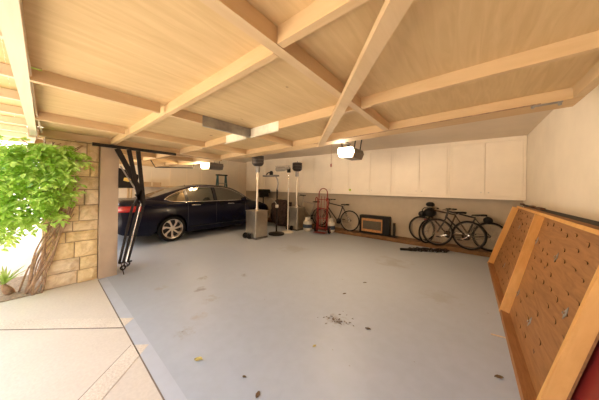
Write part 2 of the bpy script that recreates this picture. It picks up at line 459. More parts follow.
MB().tube([(-6.2, 1.9, .0), (-6.2, 2.0, -.17), (-6.2, 2.95, -.11), (-6.2, 2.97, .02)], .013).build('lift_bar', 'black_metal', door2)

# ------------------------------------------------------------------ door opener units
def opener(x, y, z, label, lamp, dy=0.):
    o = thing('garage_door_opener', label, 'door opener', (x, y, z), group='ceiling mounted door openers'); o.scale = (1.15, 1.15, 1.15)
    # motor housing with chamfered lower edges, axis along y
    m = MB(); prof = [(-.14, .02), (-.10, -.075), (.10, -.075), (.14, .02), (.12, .09), (-.12, .09)]
    m.grid([[(a, yy, b) for a, b in prof] for yy in (.0, .40)], wrap=True)
    m.poly([(a, 0, b) for a, b in prof]); m.poly([(a, .40, b) for a, b in prof])
    h = m.build('motor_housing', 'dark_grey', o, bevel=.01)
    for i in range(3): MB().cbox((-.08 + i * .08, .402, .0), (.03, .004, .02)).build('button', 'grey_plastic', h)
    l = MB(); pr = [(-.135, .015), (-.095, -.07), (.095, -.07), (.135, .015), (.115, .085), (-.115, .085)]
    l.grid([[(a * (.8 if yy < -.10 else 1), yy, b * (.75 if yy < -.10 else 1)) for a, b in pr] for yy in (-.11, -.085, -.002)], wrap=True)
    l.poly([(a * .8, -.11, b * .75) for a, b in pr])
    l.build('lamp_lens', lamp, o)
    MB().cbox((0, -.85, .165), (.04, 1.9, .03)).build('rail', 'galv', o)
    c = MB().tube([(.0, -1.75, .14), (.0, .1, .14), (0, .12, .08)], .006, 6).build('chain', 'black_metal', o)
    for yy in (.05, .29):
        for s in (-1, 1): MB().bar((s * .11, yy, .08), (s * .16, yy, (ZC - z) / 1.15 - .002), .02, .004).build('hanger_strap', 'black_metal', o)
    MB().cbox((0, -.56 + dy, .135), (.07, .12, .04)).build('trolley', 'black', o)
    MB().tube([(0, -.56 + dy, .12), (-.02, -.62 + dy, .07), (-.05, -.72 + dy, .055), (-.05, -.765 + dy, .075)], .014).build('door_arm', 'black_metal', o)
    return o
op = opener(-1.9, 3.88, 2.155, 'white lit garage door opener hanging over the main bay', 'lamp')
rc = thing('release_cord', 'thin red-handled release cord hanging beside the lit opener', 'cord', (-1.9, 3.28, 1.86))
MB().tube([(0, 0, .01), (0, 0, .375)], .0022, 5).build('string', 'red', rc)
MB().lathe([(.006, .0), (.014, .01), (.012, .05), (.004, .06)], (0, 0, -.03), n=8).build('handle', 'red', rc)
opener(-6.2, 3.35, 2.06, 'small lit garage door opener above the car, near the far wall', 'lamp_far', .45)
tb = thing('hanging_ball', 'yellow-green tennis ball hanging on a string before the back wall', 'ball', (-2.86, 6.1, 1.43))
MB().lathe([(.001, -.034), (.018, -.029), (.03, -.016), (.034, 0), (.03, .016), (.018, .029), (.001, .034)], n=14).build('ball', 'yellow', tb, smooth='all')
MB().tube([(0, 0, .03), (0, 0, ZC - 1.43)], .0012, 4).build('string', 'white_paint', tb)

# ------------------------------------------------------------------ steel side hardware of the door
hw = thing('door_hardware', 'black steel pivot arms and springs of the raised door beside the pillar', 'door hardware', (-4.38, .95, 0))
def hb(name, pts, w=.035, t=.012, m='black_metal'):
    q = [V(0, y - .95, z) for y, z in pts]; o = MB()
    for a, b in zip(q, q[1:]): o.bar(a, b, w, t, (1, 0, 0))
    return o.build(name, m, hw)
hb('mounting_angle', [(.60, 2.045), (1.75, 2.045)], .045, .04)
hb('pivot_arm', [(.885, 2.02), (1.19, 1.37)], .075, .02)
hb('pivot_arm', [(1.035, 2.02), (1.15, 1.42), (1.2, 1.2)], .06, .03)
hb('pivot_arm', [(1.16, 2.02), (1.25, 1.15)], .06, .03)
hb('brace', [(.93, 1.75), (1.22, 1.22)], .02, .01, 'galv')
pl = MB(); pl.poly([(-.02, -.04, .74 + .66), (-.02, .20, 1.40), (-.02, .23, 1.62), (-.02, .1, 1.68), (-.02, -.04, 1.72)], (.012, 0, 0))
pp = pl.build('pivot_plate', 'black_metal', hw)
MB().poly([(-.004, .02, 1.52), (-.004, .09, 1.50), (-.004, .13, 1.54), (-.004, .08, 1.57), (-.004, .03, 1.565)], (.004, 0, 0)).build('warning_label', 'gold_label', pp)
for k, (y0, y1) in enumerate(((1.10, .935), (1.175, .985), (1.255, 1.045))):
    pts = []
    for i in range(61):
        t = i / 60; a = i * 2.2
        pts.append((.02 + .013 * math.cos(a), lerp(y0, y1, t) - .95 + .013 * math.sin(a), lerp(1.10, .22, t)))
    MB().tube([(.02, y0 - .95, 1.14), (.02, y1 - .95, .2)], .019, 8).build('spring', 'black_metal', hw)
MB().tube([(.035, 1.205 - .95, 1.14), (.035, 1.02 - .95, .2)], .007, 6).build('spring_rod', 'chrome', hw)
bw = MB()
bw.torus((.03, 1.03 - .95, .17), .035, .012, 'X', 14, 6); bw.torus((.03, .98 - .95, .12), .03, .012, 'X', 14, 6)
bw.bar((.02, .93 - .95, .20), (.02, 1.1 - .95, .20), .02, .02)
bw.tube([(.0, 1.03 - .95, .17), (.06, 1.03 - .95, .17)], .01); bw.bar((.0, .955 - .95, .22), (.0, 1.0 - .95, .0), .02, .01)
bw.build('pulley', 'black_metal', hw)
hb('elbow', [(1.14, 1.3), (1.26, 1.10), (1.12, 1.12), (1.22, 1.36)], .035, .03)

# ------------------------------------------------------------------ car
LEN = 4.89
car = thing('car', 'dark navy four-door sedan parked in the left bay', 'car', (-6.975, 1.27, 0))
ZT = [(0, .78), (.02, .95), (.06, 1.06), (.15, 1.10), (.5, 1.10), (.95, 1.08), (1.3, 1.06), (3.4, 1.03), (3.7, 1.01), (4.2, .93), (4.55, .83), (4.78, .70), (4.87, .60), (4.89, .55)]
HW = [(0, .72), (.05, .80), (.2, .87), (.5, .905), (1.0, .925), (3.7, .925), (4.2, .90), (4.5, .84), (4.7, .74), (4.83, .60), (4.89, .48)]
ZB = [(0, .42), (.06, .30), (.4, .24), (1.0, .20), (4., .20), (4.6, .20), (4.89, .28)]
RA, RZ = .365, .335
AX = (1.12, 3.90)
ys = sorted(set([round(x, 3) for x in [0, .02, .05, .1, .16, .25, .35, .5, .65] + [i * .1 for i in range(8, 49)] + [4.83, 4.86, 4.89]] +
               [round(a + RA * math.cos(t * PI / 14), 3) for a in AX for t in range(15)]))
def section(y):
    w, zt, zb = interp(HW, y), interp(ZT, y), interp(ZB, y); za = zb
    for a in AX:
        if abs(y - a) <= RA + 1e-6: za = max(za, RZ + math.sqrt(max(0, RA * RA - (y - a) ** 2)))
    sh = min(.98, zt - .04)
    L_ = [(0, zb), (w * .66, zb), (w * .67, za), (w * .955, za + .0)]
    for f, k in ((.975, .08), (1., .3), (1., .5), (.985, .72), (.965, .86), (.93, 1.)):
        zz = lerp(.30, sh, k); L_.append((w * f, max(zz, za + .004 + .004 * k)))
    L_ += [(w * .89, sh + .025 * 1 if zt > .95 else sh + .01), (w * .80, lerp(sh, zt, .75)), (w * .5, zt - .004), (0, zt)]
    return L_
b = MB(); secs = [section(y) for y in ys]
b.grid([[(x, y, z) for x, z in s] + [(-x, y, z) for x, z in s[-2:0:-1]] for y, s in zip(ys, secs)], wrap=True)
s0 = secs[0]; b.poly([(x, 0, z) for x, z in s0] + [(-x, 0, z) for x, z in s0[-2:0:-1]])
s0 = secs[-1]; b.poly([(x, LEN, z) for x, z in s0] + [(-x, LEN, z) for x, z in s0[-2:0:-1]])
b.build('car_body', 'car', car, smooth=True, doubles=True)
ZR = [(.62, 1.10), (.8, 1.155), (1.1, 1.265), (1.4, 1.37), (1.7, 1.45), (2.0, 1.495), (2.4, 1.515), (2.8, 1.50), (3.1, 1.43), (3.4, 1.30), (3.65, 1.15), (3.82, 1.03)]
WB = [(.62, .70), (1.0, .80), (1.5, .855), (3.0, .87), (3.5, .86), (3.82, .80)]
WR = [(.62, .50), (1.0, .54), (1.6, .57), (2.4, .60), (3.1, .58), (3.82, .60)]
def gsec(y):
    zr, wb, wr = interp(ZR, y), interp(WB, y), interp(WR, y); zb = min(1.0, zr - .03); h = zr - zb
    return [(wb, zb), (lerp(wb, wr, .5) + .02, lerp(zb, zr, .5)), (wr + .045, zr - .17 * h), (wr, zr - .07 * h), (wr * .7, zr - .025 * h), (0, zr)]
gy = [.62 + i * .1 for i in range(32)] + [3.82]
g = MB(); g.grid([[(x, y, z) for x, z in gsec(y)] + [(-x, y, z) for x, z in gsec(y)[-2::-1]] for y in gy])
g.build('roof', 'car', car, smooth='all')
def gx(y, z):
    s = gsec(y)
    for (x0, z0), (x1, z1) in zip(s, s[1:]):
        if z0 <= z <= z1: return lerp(x0, x1, (z - z0) / max(1e-6, z1 - z0))
    return s[0][0]
def gz(x, y):
    s = gsec(y)
    for (x0, z0), (x1, z1) in zip(s, s[1:]):
        if x1 <= x <= x0: return lerp(z0, z1, (x0 - x) / max(1e-6, x0 - x1))
    return s[-1][1]
DT = [(.98, 1.09), (1.1, 1.175), (1.35, 1.29), (1.6, 1.37), (1.9, 1.42), (2.3, 1.44), (2.7, 1.425), (3.0, 1.36), (3.3, 1.225), (3.5, 1.095), (3.56, 1.03)]
DB = [(.98, 1.075), (1.15, 1.03), (1.6, 1.015), (3.56, 1.02)]
for s in (1, -1):
    for (ya, yb, nm) in ((1.02, 1.47, 'quarter_window'), (1.53, 2.28, 'rear_door_window'), (2.40, 3.50, 'front_door_window')):
        w_ = MB(); rows = []
        for j in range(5):
            rows.append([(s * (gx(y, z) + .006), y, z) for y, z in [(lerp(ya, yb, i / 12), lerp(interp(DB, lerp(ya, yb, i / 12)), interp(DT, lerp(ya, yb, i / 12)), j / 4)) for i in range(13)]])
        w_.grid(rows); w_.build(nm, 'glass', car, smooth='all')
    ring = [(y, interp(DT, y)) for y in [lerp(.98, 3.56, i / 24) for i in range(25)]] + [(y, interp(DB, y)) for y in [lerp(3.56, .98, i / 24) for i in range(1, 24)]]
    MB().tube([(s * (gx(y, z) + .008), y, z) for y, z in ring], .013, 6, True).build('chrome_surround', 'chrome', car, smooth='all')
    # pillars in black trim
    for ya in (1.50, 2.34):
        MB().grid([[(s * (gx(y, lerp(interp(DB, y), interp(DT, y), t)) + .009), y, lerp(interp(DB, y), interp(DT, y), t)) for y in (ya - .035, ya + .05)] for t in (0, .3, .6, 1)]).build('window_pillar', 'trim_black', car)
    for y in (1.72, 2.86):
        h = MB(); h.tube([(s * .918, y - .12, .925), (s * .945, y - .09, .928), (s * .945, y + .09, .928), (s * .918, y + .12, .925)], .016, 8); h.build('door_handle', 'chrome', car, smooth=True)
    MB().tube([(s * .93, y, .34) for y in (1.55, 2.5, 3.42)], .012, 6).build('sill_trim', 'trim_black', car)
    for yy, tab in ((1.50, 1), (2.34, 1), (3.42, 1)):
        MB().tube([(s * .897, yy, .97), (s * .915, yy, .86), (s * .927, yy, .68), (s * .929, yy, .45), (s * .905, yy, .30)], .0045, 4).build('door_seam', 'trim_black', car)
    mr = MB(); mr.lathe([(.001, -.1), (.05, -.085), (.075, -.03), (.075, .05), (.06, .075), (.001, .08)], (s * 1.0, 3.28, 1.06), 'X', 12)
    mr.bar((s * .88, 3.30, 1.03), (s * .96, 3.29, 1.05), .05, .03); mr.build('wing_mirror', 'car', car, smooth=True)
    # tail lamps wrap round the corner
    tl = MB(); rows = []
    for zz, ex in ((.83, .0), (.87, .012), (.92, .012), (.955, .0)):
        rows.append([(s * x, y, zz) for x, y in ((.50, -.03 - ex), (.70, -.03 - ex), (.805 + ex, .02), (.865 + ex, .12), (.915 + ex, .30), (.92, .42))])
    tl.grid(rows); t_ = tl.build('tail_lamp', 'tail_red', car, smooth='all'); so = t_.modifiers.new('s', 'SOLIDIFY'); so.thickness = .03; so.offset = 0
    MB().cbox((s * .62, -.052, .905), (.26, .014, .028)).build('reversing_lamp', 'white_paint', t_)
    MB().cbox((s * .55, -.02, .40), (.12, .02, .03)).build('reflector', 'tail_red', car)
ws = MB(); ws.grid([[(x, y, gz(abs(x), y) + .006) for x in [lerp(-.50, .50, i / 8) for i in range(9)]] for y in [lerp(.74, 1.62, j / 8) for j in range(9)]]); ws.build('rear_window', 'glass', car, smooth='all')
ws = MB(); ws.grid([[(x, y, gz(abs(x), y) + .006) for x in [lerp(-.52, .52, i / 8) for i in range(9)]] for y in [lerp(3.02, 3.78, j / 8) for j in range(9)]]); ws.build('windscreen', 'glass', car, smooth='all')
MB().bar((-.52, -.035, 1.0), (.52, -.035, 1.0), .03, .03).build('chrome_strip', 'chrome', car)
MB().cbox((0, -.035, .70), (.34, .012, .16)).build('number_plate', 'white_paint', car)
MB().lathe([(.05, .0), (.02, .02), (.0015, .075)], (0, 1.78, 1.42), n=8).build('roof_antenna', 'car', car)
bp = MB(); bp.grid([[(x * k, -.015 - .02 * (k > .95), z) for x in (-.75, -.4, 0, .4, .75)] for z, k in ((.30, .94), (.42, 1.), (.60, 1.), (.66, .97))]); o = bp.build('rear_bumper', 'car', car, smooth='all')
so = o.modifiers.new('s', 'SOLIDIFY'); so.thickness = .03
for s in (1, -1):
    for a in AX:
        w = bpy.data.objects.new('wheel', None); COL.objects.link(w); w.parent = car; w.location = (s * .82, a, RZ - .003); w.rotation_euler = (0, 0, 0 if s > 0 else PI)
        MB().lathe([(.235, -.10), (.31, -.105), (.33, -.08), (.333, 0), (.33, .075), (.31, .10), (.255, .10), (.248, .085), (.248, -.08)], (0, 0, 0), 'X', 40, cap=False).build('tire', 'rubber', w, smooth=True)
        r = MB(); r.lathe([(.250, .095), (.238, .09), (.23, .06), (.23, -.05)], (0, 0, 0), 'X', 40, cap=False)
        r.lathe([(.001, .085), (.045, .085), (.055, .06), (.055, .02)], (0, 0, 0), 'X', 16, cap=False)
        for k in range(7):
            a0 = 2 * PI * k / 7
            def pt(rad, da, xx): return (xx, rad * math.cos(a0 + da) * 1.07, rad * math.sin(a0 + da) * 1.07)
            r.poly([pt(.04, -.5, .075), pt(.12, -.02, .085), pt(.228, .10, .088), pt(.226, .46, .088), pt(.15, .27, .085), pt(.045, .45, .075)], (-.02, 0, 0))
        r.build('rim', 'alloy', w)
        MB().lathe([(.001, .03), (.215, .03), (.215, .0)], (0, 0, 0), 'X', 28).build('brake_cover', 'trim_black', w)

# ------------------------------------------------------------------ patio heaters
def heater(x, y, rz, H, label, hb_=.76, w=.40):
    t = thing('patio_heater', label, 'patio heater', (x, y, 0), (0, 0, rz), group='stainless patio heaters')
    a = w / 2
    bx = MB(); bx.box((-a, -a, .05), (a, a, hb_)); bx.build('tank_housing', 'steel', t, bevel=.008)
    MB().box((-a - .012, -a - .012, hb_), (a + .012, a + .012, hb_ + .02)).build('housing_lid', 'steel', t, bevel=.005)
    MB().box((-a - .01, -a - .01, .0), (a + .01, a + .01, .05)).build('base_plate', 'dark_grey', t)
    for s in (-1, 1):
        MB().lathe([(.02, -.022), (.075, -.022), (.08, -.012), (.08, .012), (.075, .022), (.02, .022)], (s * .09 - .09, -a - .045, .08), 'X', 18).build('wheel', 'rubber', t, smooth=True)
    MB().tube([(0, 0, hb_ + .02), (0, 0, H - .50)], .032, 14).build('pole', 'steel', t, smooth=True)
    MB().tube([(0, 0, hb_ + .02), (0, 0, hb_ + .07)], .05, 14).build('pole_collar', 'steel', t, smooth=True)
    MB().lathe([(.05, 0), (.062, .02), (.062, .16), (.05, .20)], (0, 0, H - .52), n=18).build('burner_neck', 'galv', t, smooth=True)
    bh = MB(); bh.lathe([(.05, 0), (.12, .02), (.165, .075), (.17, .10), (.17, .29), (.16, .305), (.10, .315), (.05, .32)], (0, 0, H - .34), n=26); bo = bh.build('burner_screen', 'mesh_grey', t, smooth=True)
    for k in (.1, .19, .29): MB().torus((0, 0, H - .34 + k), .171, .006, 'Z', 26, 5).build('screen_band', 'dark_grey', bo)
    MB().tube([(0, 0, H - .03), (0, 0, H + .03)], .012).build('top_stud', 'galv', t)
    return t
heater(-4.85, 4.17, math.radians(0), 2.40, 'tall stainless patio heater with square base, nearest the parked car', .77, .44)
heater(-4.80, 5.93, math.radians(0), 2.38, 'tall stainless patio heater with square base, left of the red hand truck', .77, .42)

# ------------------------------------------------------------------ two round-footed stands
t = thing('lamp_stand', 'black round-based stand with curved column and flat top arm between the heaters', 'stand', (-4.72, 4.86, 0))
MB().lathe([(.245, 0), (.25, .02), (.245, .045), (.14, .07), (.045, .085)], n=30).build('base', 'black_metal', t, smooth=True)
MB().tube([(0, 0, .06), (0, 0, 1.42)], .026, 12).build('pole', 'black_metal', t, smooth=True)
MB().lathe([(.03, -.05), (.05, -.04), (.05, .04), (.03, .05)], (0, 0, .88), n=14).build('clamp', 'white_paint', t, smooth=True)
MB().tube([(0, 0, 1.38), (.02, 0, 1.5), (.03, 0, 1.6), (0, 0, 1.72), (-.06, 0, 1.80), (-.12, 0, 1.84)], .024, 10).build('curved_neck', 'galv', t, smooth=True)
a_ = MB(); a_.bar((.02, 0, 1.83), (-.62, .0, 1.83), .13, .055); a_.build('top_arm', 'dark_grey', t, bevel=.015)
hd = MB(); hd.lathe([(.05, 0), (.06, .03), (.06, .09), (.03, .13)], (-.28, 0, 1.857), n=14); hd.tube([(-.5, 0, 1.86), (-.46, 0, 1.92), (-.38, 0, 1.94), (-.3, 0, 1.92)], .02)
hd.build('clamp_head', 'black', t, smooth=True)
MB().tube([(0, -.02, .95), (-.04, -.06, 1.02), (-.2, -.08, 1.12), (-.42, -.02, 1.05)], .012).build('cable', 'grey_plastic', t)
t = thing('standing_lamp', 'white round-based stand carrying a horizontal grey barrel head, between the patio heaters', 'standing lamp', (-4.66, 5.32, 0))
MB().lathe([(.19, 0), (.2, .012), (.19, .03), (.08, .05), (.03, .06)], n=28).build('base', 'white_paint', t, smooth=True)
MB().tube([(0, 0, .05), (0, 0, 1.45)], .020, 12).build('pole', 'white_paint', t, smooth=True)
MB().tube([(0, 0, 1.45), (0, 0, 1.97)], .013, 10).build('upper_pole', 'chrome', t, smooth=True)
MB().cbox((0.0, 0, 2.02), (.09, .09, .13)).build('swivel_joint', 'black', t, bevel=.015)
MB().lathe([(.055, -.56), (.075, -.54), (.075, -.22), (.055, -.16), (.05, .04)], (0, 0, 2.085), 'X', 18).build('barrel_head', 'grey_plastic', t, smooth=True)
MB().tube([(-.62, 0, 2.19), (.06, 0, 2.175)], .007).build('top_rod', 'grey_plastic', t)
MB().bar((.0, 0, 2.09), (.0, 0, 2.18), .02, .02).build('rod_bracket', 'grey_plastic', t)

# ------------------------------------------------------------------ dark rumpled bundle by the car's nose
rr = random.Random(11); bm = bmesh.new(); bmesh.ops.create_icosphere(bm, subdivisions=4, radius=1)
from mathutils import noise as mn
for v in bm.verts:
    p = v.co.copy(); d = 1 + .16 * mn.noise(p * 2.6) + .12 * mn.noise(p * 7) + .05 * mn.noise(p * 15)
    q = p * d; sx = math.copysign(abs(q.x) ** .7, q.x); sz = math.copysign(abs(q.z) ** .75, q.z)
    v.co = (sx * .54, q.y * .24, max(.0, .50 + sz * .49))
me = bpy.data.meshes.new('fabric_bundle'); bm.to_mesh(me); bm.free(); me.materials.append(M['dark_bundle'])
o = bpy.data.objects.new('fabric_bundle', me); COL.objects.link(o); o.location = (-5.62, 6.08, 0)
tag(o, 'large dark brown rumpled bundle standing on the floor behind the patio heaters', 'bundle')
# black box on a post in front of the car
t = thing('machine_head', 'black boxy machine head on a post, above the bonnet of the car', 'machine', (-6.98, 6.34, 0))
MB().tube([(0, 0, .1), (0, 0, 1.1)], .025, 8).build('post', 'black_metal', t)
MB().box((-.2, -.14, .1), (.2, .14, .14)).build('foot', 'black_metal', t)
m_ = MB(); m_.box((-.30, -.09, 1.22), (.32, .09, 1.38)); m_.box((-.2, -.09, 1.02), (-.02, .09, 1.22)); m_.box((.1, -.09, 1.06), (.24, .09, 1.22)); m_.box((-.1, -.06, 1.06), (.12, .06, 1.24))
m_.build('motor_block', 'black', t, bevel=.02)

# ------------------------------------------------------------------ stepladder leaning on left wall
t = thing('stepladder', 'teal stepladder standing at the left wall beyond the car roof', 'ladder', (-8.4, 5.22, 0))
for s in (-1, 1):
    MB().bar((.22, s * .26, 0), (.02, s * .19, 1.93), .03, .07, (1, 0, 0)).build('front_rail', 'teal', t)
    MB().bar((-.25, s * .26, 0), (-.02, s * .19, 1.93), .03, .05, (1, 0, 0)).build('rear_rail', 'teal', t)
for k in range(1, 6): MB().cbox((.22 - .035 * k * 1, 0, .32 * k), (.08, .52 - .02 * k, .025)).build('step', 'galv', t)
MB().cbox((0, 0, 1.95), (.20, .46, .05)).build('top_cap', 'black', t, bevel=.01)
# cartons on a low shelf along the left wall
t = thing('storage_shelf', 'low timber shelf along the left wall behind the car', 'shelf', (-8.5, 3.5, 0))
MB().box((-.22, -1.5, 1.40), (.2, 1.3, 1.43)).build('shelf_board', 'frame_wood', t)
for y in (-1.45, -.1, 1.25):
    for x in (-.2, .17): MB().box((x - .02, y - .02, 0), (x + .02, y + .02, 1.40)).build('leg', 'frame_wood', t)
for (y, w, h, lb) in ((2.6, .55, .13, 'flat brown carton on the shelf behind the car, nearest the opening'), (4.3, .42, .10, 'flat brown carton on the shelf behind the car, nearest the ladder')):
    t = thing('cardboard_box', lb, 'box', (-8.48, y, 1.43))
    MB().box((-.17, -w / 2, 0), (.17, w / 2, h)).build('carton', 'cardboard', t)
    MB().box((-.171, -.025, .0), (.171, .025, h + .002)).build('tape', 'pale_wood', t)

# ------------------------------------------------------------------ hand truck
t = thing('hand_truck', 'red two-wheeled hand truck with looped handles in front of the bicycle', 'hand truck', (-3.775, 5.98, 0), (math.radians(-4), 0, math.radians(8)))
w = .15
MB().tube([(-w, 0, .08)] + [(-w, 0, 1.30)] + [(-w * math.cos(a * PI / 8), 0, 1.30 + w * 1.1 * math.sin(a * PI / 8)) for a in range(1, 8)] + [(w, 0, 1.30), (w, 0, .08)], .016, 8).build('main_loop', 'red', t, smooth='all')
for s in (-1, 1):
    x = s * .19
    MB().tube([(x - .0, .0, .12), (x, .0, 1.06), (x, -.03, 1.14), (x, -.10, 1.17), (x, -.16, 1.13), (x, -.17, 1.04)], .014, 8).build('hand_grip', 'red', t, smooth='all')
    wh = MB().torus((s * .24, .09, .125), .092, .034, 'X', 22, 8).build('wheel', 'rubber', t, smooth='all')
    MB().lathe([(.065, -.02), (.065, .02), (.02, .03)], (s * .24, .09, .125), 'X', 14).build('hub', 'red', wh)
    MB().tube([(s * .12, .0, .55), (s * .16, .09, .14)], .011).build('axle_brace', 'red', t)
    MB().tube([(s * .055, 0, .16), (s * .055, 0, 1.2)], .009).build('back_bar', 'red', t)
for z in (.16, .48, .80, 1.10): MB().bar((-.19, 0, z), (.19, 0, z), .03, .02).build('crossbar', 'red', t)
MB().tube([(-.26, .09, .125), (.26, .09, .125)], .01).build('axle', 'black_metal', t)
MB().box((-.2, -.22, .03), (.2, .02, .042)).build('toe_plate', 'red', t)
# ------------------------------------------------------------------ gas bottles
def bottle(x, y, label):
    t = thing('gas_bottle', label, 'gas bottle', (x, y, 0), group='white gas bottles at the back wall')
    MB().lathe([(.10, 0), (.105, .03)], n=20).build('foot_ring', 'white_paint', t)
    MB().lathe([(.09, .03), (.14, .05), (.153, .10), (.153, .28), (.14, .33), (.09, .365), (.03, .375)], n=24).build('tank', 'white_paint', t, smooth='all')
    MB().lathe([(.1545, .12), (.1545, .24)], n=24, cap=False).build('label_band', 'navy_label', t)
    c = MB()
    for a0 in (.4, .4 + PI):
        c.grid([[(.095 * math.cos(a0 + k * .2), .095 * math.sin(a0 + k * .2), z) for k in range(10)] for z in (.35, .47)])
    o = c.build('collar', 'white_paint', t); s = o.modifiers.new('s', 'SOLIDIFY'); s.thickness = .008
    v = MB(); v.tube([(0, 0, .37), (0, 0, .44)], .016); v.lathe([(.03, .44), (.03, .46)], n=10); v.build('valve', 'galv', t)
bottle(-4.34, 5.98, 'white gas bottle with dark label, left of the hand truck')
bottle(-3.62, 6.27, 'white gas bottle partly behind the right side of the hand truck')

# ------------------------------------------------------------------ bicycles
def bike(name_loc, rz, lean, mat, label, steer=0., R=.335, wb=1.03, bar='flat', bag=False, pack=False, fender=False, seat_h=.93, bar_h=1.02, rack=False, crank_mat='chrome', rimm='dark_grey'):
    """local frame: +x forward, rear axle at origin, wheels on z=0"""
    t = thing('bicycle', label, 'bicycle', name_loc, (lean, 0, rz))
    def wheel(parent, c, m=Matrix.Identity(3)):
        w = bpy.data.objects.new('wheel', None); COL.objects.link(w); w.parent = parent; w.location = c
        MB().torus((0, 0, 0), R - .021, .021, 'Y', 36, 8).build('tire', 'rubber', w, smooth='all')
        MB().torus((0, 0, 0), R - .047, .010, 'Y', 36, 6).build('rim', rimm, w, smooth='all')
        s = MB(); 
        for k in range(24):
            a = 2 * PI * k / 24; s.tube([(.015 * math.cos(a + 1.2), .02 * (-1) ** k, .015 * math.sin(a + 1.2)), ((R - .05) * math.cos(a), 0, (R - .05) * math.sin(a))], .0014, 3, cap=False)
        s.build('spokes', 'chrome', w)
        MB().lathe([(.016, -.045), (.022, -.03), (.016, 0), (.022, .03), (.016, .045)], (0, 0, 0), 'Y', 10).build('hub', 'chrome', w)
        return w
    wheel(t, (0, 0, R))
    ax = V(0, 0, R); bb = V(.43, 0, .28); st = V(.27, 0, min(.78, seat_h - .06)); sd = V(.20, 0, seat_h); ht = V(.80, 0, .86); hbm = V(.835, 0, .72); fa = V(wb, 0, R)
    f = MB(); r = .019
    f.tube([bb, st], r); f.tube([st, ht], r); f.tube([bb, hbm], r * 1.15); f.tube([ht + V(-.01, 0, .04), hbm + V(.01, 0, -.04)], r * 1.25)
    for s in (-1, 1):
        f.tube([bb + V(0, s * .03, 0), ax + V(0, s * .05, 0)], .009); f.tube([st + V(0, s * .015, -.02), ax + V(0, s * .05, 0)], .008)
    f.build('frame', mat, t, smooth=True)
    # steering assembly turns about the head tube
    st_ = bpy.data.objects.new('steering', None); COL.objects.link(st_); st_.parent = t
    piv = hbm.copy(); st_.location = piv; st_.rotation_euler = (0, 0, steer)
    fk = MB()
    for s in (-1, 1): fk.tube([V(.01, s * .03, -.04), V(.05, s * .05, -.14), V(fa.x - piv.x, s * .05, fa.z - piv.z)], .010)
    fk.tube([V(.01, 0, -.04), V(-.04, 0, .19), V(-.05, 0, bar_h - piv.z - .02)], .013)
    fk.build('fork', mat, st_, smooth=True)
    wheel(st_, fa - piv)
    hz = bar_h - piv.z
    h = MB()
    if bar == 'flat': h.tube([(-.13, -.30, hz), (-.07, -.16, hz), (.0, -.03, hz), (.0, .03, hz), (-.07, .16, hz), (-.13, .30, hz)], .012); 
    else:
        for s in (-1, 1): h.tube([(.0, 0, hz), (.0, s * .19, hz), (.06, s * .21, hz + .0), (.11, s * .21, hz - .05), (.10, s * .21, hz - .12), (.03, s * .21, hz - .14)], .012)
    h.tube([(-.05, 0, hz - .02), (0, 0, hz)], .014)
    h.build('handlebar', 'black', st_, smooth=True)
    for s in (-1, 1):
        e = MB(); e.tube([(-.05, s * .19, hz - .01), (.05, s * .17, hz - .04)], .007); e.tube([(-.14, s * .31, hz), (-.09, s * .2, hz)], .017); e.build('grip', 'rubber', st_)
    if bag:
        MB().lathe([(.02, -.17), (.10, -.15), (.12, 0), (.10, .15), (.02, .17)], (.0, 0, hz - .12), 'Y', 16).build('handlebar_bag', 'black', st_, smooth='all')
        MB().lathe([(.06, -.05), (.11, -.02), (.10, .03), (.06, .06), (.01, .07)], (.03, -.08, hz + .09), n=12).build('helmet', 'black', st_, smooth='all')
        MB().lathe([(.001, -.15), (.07, -.13), (.085, .0), (.07, .13), (.001, .15)], (.17, 0, hz - .17), 'Y', 14).build('front_pouch', 'trim_black', st_, smooth='all')
        MB().cbox((.12, -.05, hz - .32), (.06, .06, .10)).build('reflector', 'red', st_, bevel=.01)
    # saddle
    MB().tube([st, sd - V(0, 0, .02)], .012).build('seat_post', 'chrome', t)
    sa = MB(); rows = []
    for i, (x, wd, zz) in enumerate(((-.14, .02, .005), (-.13, .075, .03), (-.07, .08, .03), (.0, .045, .022), (.07, .022, .02), (.13, .018, .012), (.145, .004, 0))):
        rows.append([(sd.x + x, wd * math.cos(a * PI / 4), sd.z + zz * (.6 + .5 * math.sin(a * PI / 4)) - (.02 if math.sin(a * PI / 4) < -.1 else 0)) for a in range(8)])
    sa.grid(rows, wrap=True); sa.build('saddle', 'black', t, smooth='all')
    if pack:
        MB().lathe([(.02, -.09), (.075, -.07), (.085, 0), (.075, .07), (.02, .09)], (sd.x - .16, 0, sd.z - .10), 'Y', 14).build('saddle_bag', 'black', t, smooth='all')
    c = MB(); c.lathe([(.085, -.003), (.09, 0), (.085, .003)], (bb.x, -.05, bb.z), 'Y', 22); c.build('chainring', 'black_metal', t)
    for s in (-1, 1):
        a = MB(); a.bar((bb.x, s * .07, bb.z), (bb.x + s * .15, s * .07, bb.z - s * .07), .012, .02); a.build('crank', 'chrome', t)
        MB().cbox((bb.x + s * .15, s * .12, bb.z - s * .07), (.09, .09, .02)).build('pedal', 'black', t)
    ch = MB(); ch.tube([(bb.x, -.05, bb.z + .088), (0, -.05, R + .035)], .004, 5); ch.tube([(bb.x, -.05, bb.z - .088), (0, -.05, R - .035)], .004, 5); ch.build('chain', 'black_metal', t)
    if crank_mat == 'white_paint':
        MB().bar((bb.x + .05, -.07, bb.z + .06), (0.02, -.07, R + .02), .01, .03).build('chain_guard', 'galv_pale_lit', t)
    for s, rr_ in ((-1, .035),): MB().lathe([(rr_, -.006), (rr_, .006)], (0, -.05, R), 'Y', 14).build('sprocket', 'black_metal', t)
